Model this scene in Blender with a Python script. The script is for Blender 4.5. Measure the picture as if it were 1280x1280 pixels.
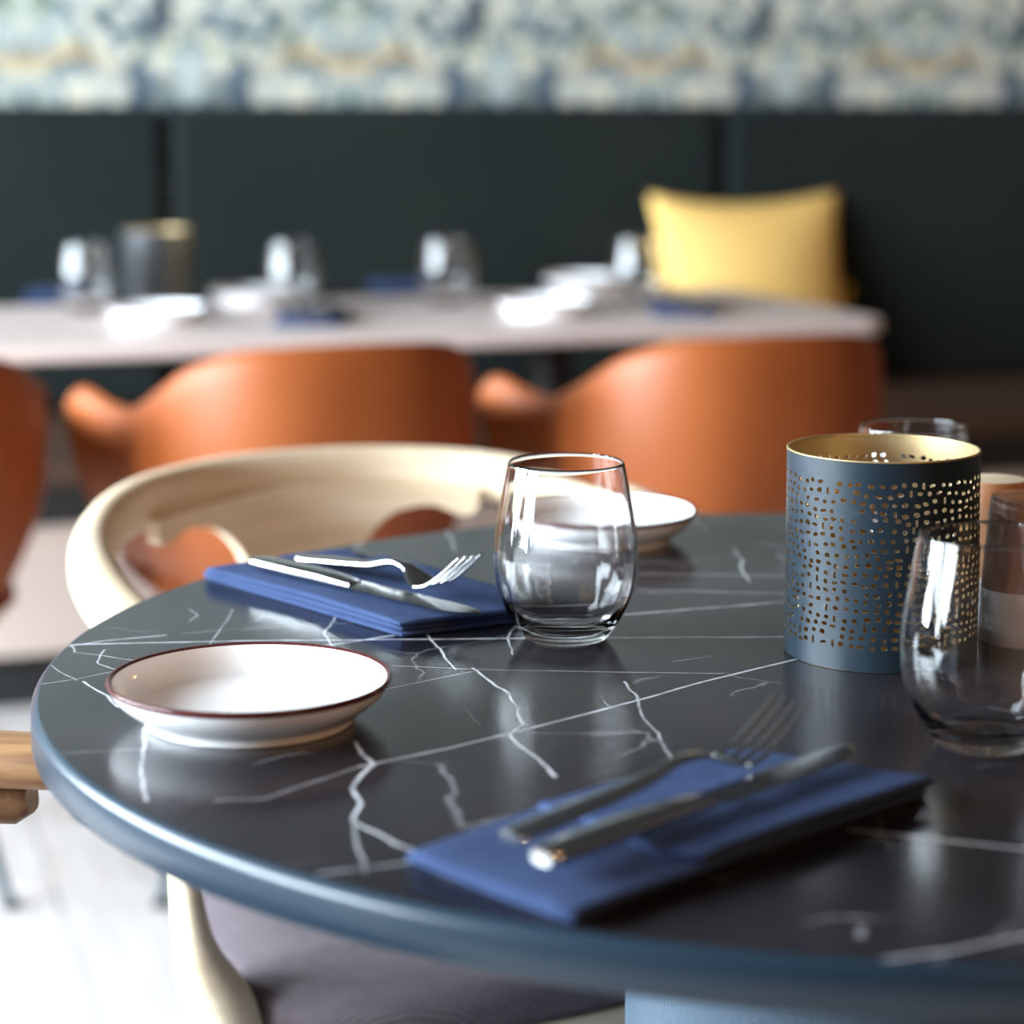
import bpy, bmesh, math, random
from mathutils import Vector, Matrix
random.seed(7)
PI = math.pi
S = bpy.context.scene
for o in list(bpy.data.objects):
    bpy.data.objects.remove(o)
COL = S.collection

# ------------------------------------------------------------------ camera
F_PX, PY_PX, HCAM = 2800.0, 450.0, 1.07          # focal length, principal row, eye height
PITCH = math.radians(6.55)
cam_data = bpy.data.cameras.new('camera')
cam_data.sensor_width = 36.0
cam_data.lens = F_PX / 1280.0 * 36.0
cam_data.shift_y = -(640.0 - PY_PX) / 1280.0
cam_data.clip_start = 0.05
cam_data.dof.use_dof = True
cam_data.dof.focus_distance = 1.30
cam_data.dof.aperture_fstop = 3.8
cam = bpy.data.objects.new('camera', cam_data)
cam.location = (0, 0, HCAM)
cam.rotation_euler = (PI / 2 - PITCH, 0, 0)
COL.objects.link(cam)
S.camera = cam

# ------------------------------------------------------------------ view, world, lights
S.view_settings.view_transform = 'Standard'
S.view_settings.look = 'None'
S.view_settings.gamma = 1.0
S.view_settings.use_curve_mapping = False
S.view_settings.exposure = 0.3
world = bpy.data.worlds.new('world')
S.world = world
world.use_nodes = True
world.node_tree.nodes['Background'].inputs[0].default_value = (0.80, 0.90, 1.0, 1)
world.node_tree.nodes['Background'].inputs[1].default_value = 0.15

ROOM = math.radians(17.8)                        # the room is turned against the view
CA, SA = math.cos(ROOM), math.sin(ROOM)
def RW(u, v, z=0.0):                             # room coordinates (along bench, towards bench) to world
    return Vector((u * CA - v * SA, u * SA + v * CA, z))

WIN_U = -2.0
WINDOWS = [(0.60, 1.0), (1.80, 1.0), (3.00, 1.0)]   # start v, width
WIN_Z0, WIN_Z1 = 0.30, 2.75
WIN_POWER = 330.0
for i, (v0, w) in enumerate(WINDOWS):
    L = bpy.data.lights.new('daylight', 'AREA')
    L.shape = 'RECTANGLE'
    L.size, L.size_y = w, WIN_Z1 - WIN_Z0
    L.energy = WIN_POWER
    L.color = (0.77, 0.895, 1.0)
    lo = bpy.data.objects.new('daylight', L)
    lo.location = RW(WIN_U - 0.13, v0 + w / 2, (WIN_Z0 + WIN_Z1) / 2)
    d = RW(1, 0, 0)
    lo.rotation_euler = d.to_track_quat('-Z', 'Z').to_euler()
    COL.objects.link(lo)
for (u, v, z) in [(3.4, 3.0, 2.3), (1.0, -0.9, 2.2), (1.35, -0.9, 2.2), (1.7, -0.9, 2.2), (0.9, -1.6, 2.2), (1.4, -1.6, 2.2)]:  # first one unseen, added to warm the right wall
    L = bpy.data.lights.new('warm_light', 'POINT')
    L.energy = 14.0
    L.color = (1.0, 0.52, 0.2)
    L.shadow_soft_size = 0.03
    lo = bpy.data.objects.new('warm_light', L)
    lo.location = RW(u, v, z)
    COL.objects.link(lo)

# ------------------------------------------------------------------ helpers
def lin(r, g, b):
    f = lambda c: (c / 255 / 12.92) if c / 255 <= 0.04045 else ((c / 255 + 0.055) / 1.055) ** 2.4
    return (f(r), f(g), f(b), 1.0)

def pt(px, py, z):                               # point of the photograph on the horizontal plane at height z
    c, s = math.cos(PITCH), math.sin(PITCH)
    u, v = (px - 640.0) / F_PX, (py - PY_PX) / F_PX
    t = (HCAM - z) / (s + v * c)
    return Vector((u * t, (c - v * s) * t, z))

class MB:
    def __init__(self):
        self.v, self.f, self.m = [], [], []
    def add(self, verts, faces, mi=0):
        b = len(self.v)
        self.v += [tuple(x) for x in verts]
        self.f += [tuple(i + b for i in f) for f in faces]
        self.m += [mi] * len(faces)
        return b
    def box(self, x0, x1, y0, y1, z0, z1, mi=0):
        self.add([(x0, y0, z0), (x1, y0, z0), (x1, y1, z0), (x0, y1, z0), (x0, y0, z1), (x1, y0, z1), (x1, y1, z1), (x0, y1, z1)],
                 [(0, 3, 2, 1), (4, 5, 6, 7), (0, 1, 5, 4), (1, 2, 6, 5), (2, 3, 7, 6), (3, 0, 4, 7)], mi)
    def lathe(self, prof, n=64, mi=0, closed=False, ripple=None):
        vs = []
        for (r, z) in prof:
            for k in range(n):
                a = 2 * PI * k / n
                rr = max(r, 1e-5)
                if ripple: rr += ripple(rr, z, a)
                vs.append((rr * math.cos(a), rr * math.sin(a), z))
        fs = []
        m = len(prof)
        for i in range(m if closed else m - 1):
            j = (i + 1) % m
            for k in range(n):
                k2 = (k + 1) % n
                fs.append((i * n + k, i * n + k2, j * n + k2, j * n + k))
        self.add(vs, fs, mi)
    def sweep(self, pts, secs, mi=0, up=Vector((0, 0, 1)), cap=True):
        # pts: centre points, secs: per point list of (side, upward) offsets
        pts = [Vector(p) for p in pts]
        n = len(secs[0]); vs = []; fs = []
        for i, p in enumerate(pts):
            t = (pts[min(i + 1, len(pts) - 1)] - pts[max(i - 1, 0)]).normalized()
            side = t.cross(up)
            if side.length < 1e-4: side = Vector((1, 0, 0))
            side.normalize()
            u2 = side.cross(t).normalized()
            for (a, b) in secs[i]:
                vs.append(p + side * a + u2 * b)
        for i in range(len(pts) - 1):
            for k in range(n):
                k2 = (k + 1) % n
                fs.append((i * n + k, i * n + k2, (i + 1) * n + k2, (i + 1) * n + k))
        if cap:
            fs.append(tuple(range(n - 1, -1, -1)))
            fs.append(tuple(range((len(pts) - 1) * n, len(pts) * n)))
        self.add(vs, fs, mi)
    def build(self, name, mats, parent=None, smooth=40, loc=None, rz=None, bevel=0.0, subsurf=0):
        me = bpy.data.meshes.new(name)
        me.from_pydata(self.v, [], self.f)
        if not isinstance(mats, (list, tuple)): mats = [mats]
        for m in mats: me.materials.append(m)
        me.polygons.foreach_set('material_index', self.m)
        bm = bmesh.new(); bm.from_mesh(me)
        bmesh.ops.recalc_face_normals(bm, faces=bm.faces)
        bm.to_mesh(me); bm.free()
        if smooth:
            me.polygons.foreach_set('use_smooth', [True] * len(me.polygons))
            me.set_sharp_from_angle(angle=math.radians(smooth))
        me.update()
        o = bpy.data.objects.new(name, me)
        COL.objects.link(o)
        if parent: o.parent = parent
        if loc is not None: o.location = loc
        if rz is not None: o.rotation_euler = (0, 0, rz)
        if bevel:
            b = o.modifiers.new('bevel', 'BEVEL'); b.width = bevel; b.segments = 3; b.limit_method = 'ANGLE'
        if subsurf:
            b = o.modifiers.new('subsurf', 'SUBSURF'); b.levels = subsurf; b.render_levels = subsurf
        return o

def ell(a, b, n=16, p=2.0):                      # superellipse section
    out = []
    for k in range(n):
        t = 2 * PI * k / n
        c, s = math.cos(t), math.sin(t)
        out.append((a * math.copysign(abs(c) ** (2 / p), c), b * math.copysign(abs(s) ** (2 / p), s)))
    return out

def spline(P, n):                                # Catmull-Rom through P, n samples
    P = [Vector(p) for p in P]
    out = []
    m = len(P) - 1
    for i in range(n):
        x = i / (n - 1) * m
        k = min(int(x), m - 1); t = x - k
        p0, p1, p2, p3 = P[max(k - 1, 0)], P[k], P[k + 1], P[min(k + 2, m)]
        out.append(0.5 * ((2 * p1) + (p2 - p0) * t + (2 * p0 - 5 * p1 + 4 * p2 - p3) * t * t + (3 * p1 - p0 - 3 * p2 + p3) * t ** 3))
    return out

def lerp_tab(tab, x):                            # smooth monotone curve through (x, y) knots
    n = len(tab)
    if x <= tab[0][0]: return tab[0][1]
    if x >= tab[-1][0]: return tab[-1][1]
    k = 0
    while x > tab[k + 1][0]: k += 1
    d = [(tab[i + 1][1] - tab[i][1]) / (tab[i + 1][0] - tab[i][0]) for i in range(n - 1)]
    def slope(i):
        if i == 0: return d[0]
        if i == n - 1: return d[-1]
        if d[i - 1] * d[i] <= 0: return 0.0
        return 2 * d[i - 1] * d[i] / (d[i - 1] + d[i])
    h = tab[k + 1][0] - tab[k][0]; t = (x - tab[k][0]) / h
    m0, m1 = slope(k) * h, slope(k + 1) * h
    a, b = tab[k][1], tab[k + 1][1]
    return (2 * t ** 3 - 3 * t * t + 1) * a + (t ** 3 - 2 * t * t + t) * m0 + (3 * t * t - 2 * t ** 3) * b + (t ** 3 - t * t) * m1

def thing(name, label, cat, loc=(0, 0, 0), rz=0.0, group=None):
    o = bpy.data.objects.new(name, None)
    o.empty_display_size = 0.05
    COL.objects.link(o)
    o.location = loc; o.rotation_euler = (0, 0, rz)
    o['label'] = label; o['category'] = cat
    if group: o['group'] = group
    return o

def struct(o):
    o['kind'] = 'structure'
    return o

def dup(root, loc, rz, label, group=None, scale=None):
    r = root.copy(); COL.objects.link(r)
    r.location = loc; r.rotation_euler = (0, 0, rz); r['label'] = label
    if group: r['group'] = group
    def kids(src, dst):
        for ch in src.children:
            c = ch.copy(); COL.objects.link(c); c.parent = dst
            c.matrix_parent_inverse = ch.matrix_parent_inverse.copy()
            kids(ch, c)
    kids(root, r)
    return r

# ------------------------------------------------------------------ materials
def mat(name, col, rough=0.5, metal=0.0, spec=0.5, coat=0.0, col2=None, nscale=20.0, bump=0.0, bscale=200.0, stretch=None, sheen=0.0, detail=3.0):
    m = bpy.data.materials.new(name); m.use_nodes = True
    nt = m.node_tree; b = nt.nodes['Principled BSDF']
    b.inputs['Base Color'].default_value = col
    b.inputs['Roughness'].default_value = rough
    b.inputs['Metallic'].default_value = metal
    b.inputs['Specular IOR Level'].default_value = spec
    b.inputs['Coat Weight'].default_value = coat
    if sheen:
        b.inputs['Sheen Weight'].default_value = sheen
    tc = nt.nodes.new('ShaderNodeTexCoord')
    src = tc.outputs['Object']
    if stretch:
        mp = nt.nodes.new('ShaderNodeMapping'); mp.inputs['Scale'].default_value = stretch
        nt.links.new(src, mp.inputs[0]); src = mp.outputs[0]
    if col2:
        n = nt.nodes.new('ShaderNodeTexNoise'); n.inputs['Scale'].default_value = nscale; n.inputs['Detail'].default_value = detail
        nt.links.new(src, n.inputs['Vector'])
        mx = nt.nodes.new('ShaderNodeMix'); mx.data_type = 'RGBA'
        mx.inputs[6].default_value = col; mx.inputs[7].default_value = col2
        mr = nt.nodes.new('ShaderNodeMapRange'); mr.inputs[1].default_value = 0.35; mr.inputs[2].default_value = 0.65
        nt.links.new(n.outputs['Fac'], mr.inputs[0]); nt.links.new(mr.outputs[0], mx.inputs[0])
        nt.links.new(mx.outputs[2], b.inputs['Base Color'])
    if bump:
        n = nt.nodes.new('ShaderNodeTexNoise'); n.inputs['Scale'].default_value = bscale
        nt.links.new(src, n.inputs['Vector'])
        bp = nt.nodes.new('ShaderNodeBump'); bp.inputs['Strength'].default_value = bump; bp.inputs['Distance'].default_value = 0.001
        nt.links.new(n.outputs['Fac'], bp.inputs['Height']); nt.links.new(bp.outputs[0], b.inputs['Normal'])
    return m

def weave(name, col, col2, scale, rough=0.9, turn=0.6, dist=0.3):    # woven cloth: fine ribs
    m = bpy.data.materials.new(name); m.use_nodes = True
    nt = m.node_tree; b = nt.nodes['Principled BSDF']
    b.inputs['Roughness'].default_value = rough; b.inputs['Specular IOR Level'].default_value = 0.2
    tc = nt.nodes.new('ShaderNodeTexCoord')
    w = nt.nodes.new('ShaderNodeTexWave'); w.bands_direction = 'X'
    w.inputs['Scale'].default_value = scale; w.inputs['Distortion'].default_value = dist; w.inputs['Detail'].default_value = 2
    n = nt.nodes.new('ShaderNodeTexNoise'); n.inputs['Scale'].default_value = 90
    mpp = nt.nodes.new('ShaderNodeMapping'); mpp.inputs['Rotation'].default_value = (0, 0, turn); nt.links.new(tc.outputs['Object'], mpp.inputs[0]); nt.links.new(mpp.outputs[0], w.inputs[0]); nt.links.new(tc.outputs['Object'], n.inputs['Vector'])
    ad = nt.nodes.new('ShaderNodeMath'); ad.operation = 'MULTIPLY'
    nt.links.new(w.outputs['Fac'], ad.inputs[0]); nt.links.new(n.outputs['Fac'], ad.inputs[1])
    mx = nt.nodes.new('ShaderNodeMix'); mx.data_type = 'RGBA'; mx.inputs[6].default_value = col; mx.inputs[7].default_value = col2
    nt.links.new(ad.outputs[0], mx.inputs[0]); nt.links.new(mx.outputs[2], b.inputs['Base Color'])
    bp = nt.nodes.new('ShaderNodeBump'); bp.inputs['Strength'].default_value = 0.3; bp.inputs['Distance'].default_value = 0.0006
    nt.links.new(w.outputs['Fac'], bp.inputs['Height']); nt.links.new(bp.outputs[0], b.inputs['Normal'])
    return m

M = {}
M['leather'] = mat('cognac_leather', lin(146, 76, 33), 0.5, spec=0.35, col2=lin(136, 68, 28), nscale=6, bump=0.12, bscale=260)
M['leather_in'] = mat('cognac_leather_inside', lin(136, 68, 28), 0.5, bump=0.1, bscale=260)
M['oak'] = mat('pale_oak', lin(224, 206, 180), 0.45, spec=0.4, col2=lin(208, 186, 155), nscale=9, stretch=(1.0, 1.0, 6.0), bump=0.05, bscale=90)
M['oak_oiled'] = mat('oiled_oak', lin(166, 124, 86), 0.45, col2=lin(120, 82, 52), nscale=10, stretch=(9.0, 1.0, 12.0))
M['oak_dark'] = mat('oak_end', lin(150, 108, 74), 0.5, col2=lin(122, 84, 56), nscale=14, stretch=(2.0, 12.0, 12.0))
M['seat_cloth'] = weave('taupe_wool', lin(88, 79, 83), lin(118, 108, 113), 190, turn=1.9)
M['napkin'] = weave('blue_linen', lin(40, 54, 86), lin(58, 76, 112), 420)
M['steel'] = mat('polished_steel', lin(208, 208, 206), 0.10, metal=1.0)
M['steel_blade'] = mat('brushed_steel', lin(170, 170, 170), 0.2, metal=1.0)
M['china'] = mat('white_glaze', lin(246, 246, 246), 0.14, spec=0.5, coat=0.3)
M['brown_glaze'] = mat('brown_glaze_line', lin(78, 36, 34), 0.2)
M['leg_steel'] = mat('petrol_steel', lin(52, 74, 86), 0.35, metal=0.3)
M['lantern'] = mat('slate_powder_coat', lin(18, 32, 42), 0.42, spec=0.4, col2=lin(24, 38, 48), nscale=40)
M['gold'] = mat('brushed_gold', lin(176, 152, 112), 0.42, metal=0.7)
M['mill_wood'] = mat('turned_wood', lin(196, 142, 100), 0.5, col2=lin(164, 110, 74), nscale=7, stretch=(10, 10, 1.2), bump=0.05)
M['mill_wood_dark'] = mat('turned_wood_grey', lin(150, 112, 90), 0.5, col2=lin(112, 80, 62), nscale=9, stretch=(9, 9, 1.5), bump=0.05)
M['mill_white'] = mat('matt_white_stoneware', lin(205, 204, 206), 0.55)
M['pedestal'] = mat('grained_slate_metal', lin(74, 92, 108), 0.42, metal=0.2, bump=0.5, bscale=420)
M['table_rim'] = mat('slate_edge', lin(26, 44, 58), 0.3, spec=0.6)
M['bg_top'] = mat('pale_pink_laminate', lin(200, 182, 175), 0.35, col2=lin(192, 174, 167), nscale=4)
M['dark_metal'] = mat('black_metal', lin(20, 18, 18), 0.5)
M['velvet'] = mat('dark_green_velvet', lin(25, 31, 30), 0.9, spec=0.1, col2=lin(30, 35, 33), nscale=3, sheen=0.03)
M['bench_seat'] = mat('brown_bench_leather', lin(80, 58, 44), 0.5)
M['bench_dark'] = mat('dark_bench_front', lin(26, 26, 26), 0.7)
M['bench_base'] = mat('beige_bench_panel', lin(196, 176, 164), 0.6)
M['yellow'] = weave('yellow_cotton', lin(240, 196, 112), lin(246, 208, 134), 300)
M['yellow_pipe'] = mat('yellow_piping', lin(224, 182, 70), 0.8)
M['floor_wood'] = mat('whitewashed_oak', lin(186, 180, 176), 0.45, col2=lin(172, 164, 159), nscale=5, stretch=(9, 0.8, 1), bump=0.03)
M['floor_joint'] = mat('floor_joint', lin(150, 140, 132), 0.8)
M['plaster'] = mat('warm_plaster', lin(186, 180, 172), 0.9)
M['ceiling'] = mat('ceiling_paint', lin(44, 42, 40), 0.9)
M['dark_wall'] = mat('dark_wall_paint', lin(62, 52, 45), 0.8)
M['added_band'] = mat('charcoal_added_band', lin(48, 50, 54), 0.8)  # for the added band that dims the table top's reflections
M['frame'] = mat('window_frame_paint', lin(60, 60, 60), 0.5)

g = bpy.data.materials.new('clear_glass'); g.use_nodes = True
gb = g.node_tree.nodes['Principled BSDF']
gb.inputs['Base Color'].default_value = (1, 1, 1, 1)
gb.inputs['Roughness'].default_value = 0.0
gb.inputs['IOR'].default_value = 1.48
gb.inputs['Transmission Weight'].default_value = 1.0
M['glass'] = g

def wallpaper():
    m = bpy.data.materials.new('botanical_wallpaper'); m.use_nodes = True
    nt = m.node_tree; b = nt.nodes['Principled BSDF']; b.inputs['Roughness'].default_value = 0.8; b.inputs['Specular IOR Level'].default_value = 0.2
    N, Lk = nt.nodes.new, nt.links.new
    tc = N('ShaderNodeTexCoord'); sx = N('ShaderNodeSeparateXYZ'); Lk(tc.outputs['Object'], sx.inputs[0])
    def math_(op, a, bb=None, c=None):
        n = N('ShaderNodeMath'); n.operation = op
        for i, x in enumerate((a, bb, c)):
            if x is None: continue
            if isinstance(x, (int, float)): n.inputs[i].default_value = x
            else: Lk(x, n.inputs[i])
        return n.outputs[0]
    per = 0.67
    u = math_('SUBTRACT', sx.outputs['X'], 0.789)
    mir = math_('PINGPONG', u, per / 2)                  # 0 at the motif's axis
    um = math_('SUBTRACT', math_('MODULO', math_('ADD', u, per * 20 + per / 2), per), per / 2)
    wn = N('ShaderNodeTexNoise'); wn.inputs['Scale'].default_value = 14; wn.inputs['Detail'].default_value = 3
    cw = N('ShaderNodeCombineXYZ'); Lk(mir, cw.inputs[0]); Lk(sx.outputs['Z'], cw.inputs[1]); Lk(cw.outputs[0], wn.inputs['Vector'])
    sc3 = N('ShaderNodeSeparateColor'); Lk(wn.outputs['Color'], sc3.inputs[0])
    mir = math_('ADD', mir, math_('MULTIPLY', math_('SUBTRACT', sc3.outputs[0], 0.5), 0.10))
    um = math_('ADD', um, math_('MULTIPLY', math_('SUBTRACT', sc3.outputs[2], 0.5), 0.10))
    z = math_('ADD', sx.outputs['Z'], math_('MULTIPLY', math_('SUBTRACT', sc3.outputs[1], 0.5), 0.10))
    cv = N('ShaderNodeCombineXYZ'); Lk(mir, cv.inputs[0]); Lk(z, cv.inputs[1])
    def noise(scale, detail, off):
        n = N('ShaderNodeTexNoise'); n.inputs['Scale'].default_value = scale; n.inputs['Detail'].default_value = detail
        mp = N('ShaderNodeMapping'); mp.inputs['Location'].default_value = (off, off * 0.7, 0); Lk(cv.outputs[0], mp.inputs[0]); Lk(mp.outputs[0], n.inputs['Vector'])
        return n.outputs['Fac']
    def ramp(f, stops):
        r = N('ShaderNodeValToRGB'); Lk(f, r.inputs[0])
        e = r.color_ramp.elements
        while len(e) < len(stops): e.new(0.5)
        for el, (p, c) in zip(e, stops): el.position = p; el.color = c
        return r.outputs[0]
    def mix(f, a, bcol):
        n = N('ShaderNodeMix'); n.data_type = 'RGBA'
        if isinstance(f, (int, float)): n.inputs[0].default_value = f
        else: Lk(f, n.inputs[0])
        for i, x in ((6, a), (7, bcol)):
            if isinstance(x, tuple): n.inputs[i].default_value = x
            else: Lk(x, n.inputs[i])
        return n.outputs[2]
    def blob(cx, cz, rx, rz, coord, soft=0.5):           # elliptical spot, 1 inside
        a = math_('DIVIDE', math_('SUBTRACT', coord, cx), rx); c = math_('DIVIDE', math_('SUBTRACT', z, cz), rz)
        d = math_('SQRT', math_('ADD', math_('MULTIPLY', a, a), math_('MULTIPLY', c, c)))
        n = N('ShaderNodeMapRange'); n.inputs[1].default_value = 1 + soft * 0.5; n.inputs[2].default_value = 1 - soft * 0.5
        Lk(d, n.inputs[0]); return n.outputs[0]
    base = ramp(noise(24, 3, 0.3), [(0.39, lin(50, 64, 74)), (0.46, lin(112, 128, 132)), (0.53, lin(160, 166, 161)), (0.62, lin(190, 184, 164))])
    leaf = noise(16, 2, 2.1)
    lf = math_('GREATER_THAN', leaf, 0.62)
    base = mix(math_('MULTIPLY', lf, 0.55), base, lin(124, 132, 94))
    # ochre band and blue scallops along the lower edge, pale rosettes and dark hollows above
    band = blob(0.28, 1.165, 0.13, 0.022, mir, 0.9)
    base = mix(math_('MULTIPLY', band, 0.65), base, lin(172, 148, 108))
    base = mix(math_('MULTIPLY', blob(0.085, 1.085, 0.045, 0.045, mir, 1.2), 0.65), base, lin(48, 62, 80))
    base = mix(math_('MULTIPLY', blob(0.0, 1.11, 0.035, 0.045, mir, 0.8), 0.7), base, lin(164, 172, 168))
    base = mix(math_('MULTIPLY', blob(0.165, 1.105, 0.04, 0.05, mir, 0.8), 0.7), base, lin(178, 176, 164))
    base = mix(math_('MULTIPLY', blob(-0.062, 1.25, 0.035, 0.055, um, 0.7), 0.95), base, lin(44, 52, 64))
    base = mix(math_('MULTIPLY', blob(0.0, 1.25, 0.03, 0.05, um, 0.7), 0.6), base, lin(184, 182, 164))
    base = mix(math_('MULTIPLY', blob(0.2, 1.21, 0.03, 0.03, um, 0.7), 0.6), base, lin(84, 96, 84))
    Lk(base, b.inputs['Base Color'])
    return m
M['wallpaper'] = wallpaper()

# ------------------------------------------------------------------ round table: where it stands
T = 0.74
TX, TY, TR = 0.204, 1.309, 0.481

def marble():
    m = bpy.data.materials.new('veined_black_stone'); m.use_nodes = True
    nt = m.node_tree; b = nt.nodes['Principled BSDF']
    N, Lk = nt.nodes.new, nt.links.new
    b.inputs['Roughness'].default_value = 0.19
    b.inputs['Specular IOR Level'].default_value = 0.42
    tc = N('ShaderNodeTexCoord')
    n1 = N('ShaderNodeTexNoise'); n1.inputs['Scale'].default_value = 7; n1.inputs['Detail'].default_value = 6
    Lk(tc.outputs['Object'], n1.inputs['Vector'])
    rp = N('ShaderNodeValToRGB'); Lk(n1.outputs['Fac'], rp.inputs[0])
    rp.color_ramp.elements[0].position = 0.35; rp.color_ramp.elements[0].color = lin(22, 21, 25)
    rp.color_ramp.elements[1].position = 0.70; rp.color_ramp.elements[1].color = lin(42, 38, 42)
    # vein distance helper group
    gp = bpy.data.node_groups.new('vein_segment', 'ShaderNodeTree')
    I = gp.interface
    I.new_socket('P', in_out='INPUT', socket_type='NodeSocketVector')
    I.new_socket('A', in_out='INPUT', socket_type='NodeSocketVector')
    I.new_socket('D', in_out='INPUT', socket_type='NodeSocketVector')
    I.new_socket('InvLen2', in_out='INPUT', socket_type='NodeSocketFloat')
    I.new_socket('Width', in_out='INPUT', socket_type='NodeSocketFloat')
    I.new_socket('Gain', in_out='INPUT', socket_type='NodeSocketFloat')
    I.new_socket('Prev', in_out='INPUT', socket_type='NodeSocketFloat')
    I.new_socket('Mask', in_out='OUTPUT', socket_type='NodeSocketFloat')
    I.new_socket('P', in_out='OUTPUT', socket_type='NodeSocketVector')
    gi = gp.nodes.new('NodeGroupInput'); go = gp.nodes.new('NodeGroupOutput'); L = gp.links.new
    sub = gp.nodes.new('ShaderNodeVectorMath'); sub.operation = 'SUBTRACT'; L(gi.outputs['A'], sub.inputs[1])
    ser = gp.nodes.new('ShaderNodeVectorMath'); ser.operation = 'MULTIPLY_ADD'; L(gi.outputs['Prev'], ser.inputs[0]); ser.inputs[1].default_value = (1e-9, 1e-9, 1e-9); L(gi.outputs['P'], ser.inputs[2])   # keeps the segments in sequence
    L(ser.outputs[0], sub.inputs[0])
    dt = gp.nodes.new('ShaderNodeVectorMath'); dt.operation = 'DOT_PRODUCT'; L(sub.outputs[0], dt.inputs[0]); L(gi.outputs['D'], dt.inputs[1])
    mu = gp.nodes.new('ShaderNodeMath'); mu.operation = 'MULTIPLY'; mu.use_clamp = True; L(dt.outputs['Value'], mu.inputs[0]); L(gi.outputs['InvLen2'], mu.inputs[1])
    sc = gp.nodes.new('ShaderNodeVectorMath'); sc.operation = 'SCALE'; L(gi.outputs['D'], sc.inputs[0]); L(mu.outputs[0], sc.inputs['Scale'])
    ds = gp.nodes.new('ShaderNodeVectorMath'); ds.operation = 'DISTANCE'; L(sub.outputs[0], ds.inputs[0]); L(sc.outputs[0], ds.inputs[1])
    mr = gp.nodes.new('ShaderNodeMapRange'); L(ds.outputs['Value'], mr.inputs[0]); L(gi.outputs['Width'], mr.inputs[1])
    mr.inputs[2].default_value = 0.0; mr.inputs[3].default_value = 0.0; L(gi.outputs['Gain'], mr.inputs[4])
    mxx = gp.nodes.new('ShaderNodeMath'); mxx.operation = 'MAXIMUM'; L(mr.outputs[0], mxx.inputs[0]); L(gi.outputs['Prev'], mxx.inputs[1])
    L(mxx.outputs[0], go.inputs[0]); L(ser.outputs[0], go.inputs[1])
    # wobble
    n2 = N('ShaderNodeTexNoise'); n2.inputs['Scale'].default_value = 26; n2.inputs['Detail'].default_value = 4
    Lk(tc.outputs['Object'], n2.inputs['Vector'])
    def wob(amount):
        s1 = N('ShaderNodeVectorMath'); s1.operation = 'SUBTRACT'; Lk(n2.outputs['Color'], s1.inputs[0]); s1.inputs[1].default_value = (0.5, 0.5, 0.5)
        s2 = N('ShaderNodeVectorMath'); s2.operation = 'MULTIPLY'; Lk(s1.outputs[0], s2.inputs[0]); s2.inputs[1].default_value = (amount, amount, 0)
        s3 = N('ShaderNodeVectorMath'); s3.operation = 'ADD'; Lk(tc.outputs['Object'], s3.inputs[0]); Lk(s2.outputs[0], s3.inputs[1])
        s4 = N('ShaderNodeVectorMath'); s4.operation = 'MULTIPLY'; Lk(s3.outputs[0], s4.inputs[0]); s4.inputs[1].default_value = (1, 1, 0)
        return s4.outputs[0]
    Ps, Pc = wob(0.003), wob(0.011)
    straight = [
        ([(76, 806), (300, 801), (640, 798), (990, 796)], 1.5, 1.0), ([(72, 810), (130, 801), (205, 794)], 1.3, 0.8),
        ([(380, 811), (500, 793), (640, 775), (785, 768), (985, 752)], 1.4, 0.95), ([(796, 737), (985, 742)], 1.3, 0.6), ([(790, 717), (985, 720)], 1.3, 0.6),
        ([(700, 704), (900, 699)], 1.6, 0.25), ([(1000, 823), (880, 852), (795, 876), (660, 911), (560, 935), (450, 958)], 1.5, 0.8), ([(450, 958), (330, 998), (270, 1000)], 1.8, 0.25),
        ([(490, 832), (640, 838), (905, 842)], 0.9, 0.45), ([(45, 856), (100, 848), (150, 837), (200, 822)], 0.8, 0.5), ([(640, 917), (810, 916)], 1.0, 0.3),
        ([(1060, 1037), (1160, 1048), (1290, 1062)], 1.3, 0.75), ([(1100, 1200), (1190, 1188), (1290, 1168)], 1.6, 0.6), ([(300, 788), (400, 780), (520, 775)], 0.9, 0.35),
        ([(480, 862), (597, 838)], 0.9, 0.4), ([(400, 1092), (530, 1075)], 2.0, 0.4), ([(262, 806), (284, 775), (290, 762)], 0.8, 0.5), ([(225, 792), (330, 783)], 0.9, 0.3),
        ([(840, 827), (890, 820)], 0.8, 0.3), ([(60, 942), (230, 934), (380, 930)], 1.2, 0.25)]
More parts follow.
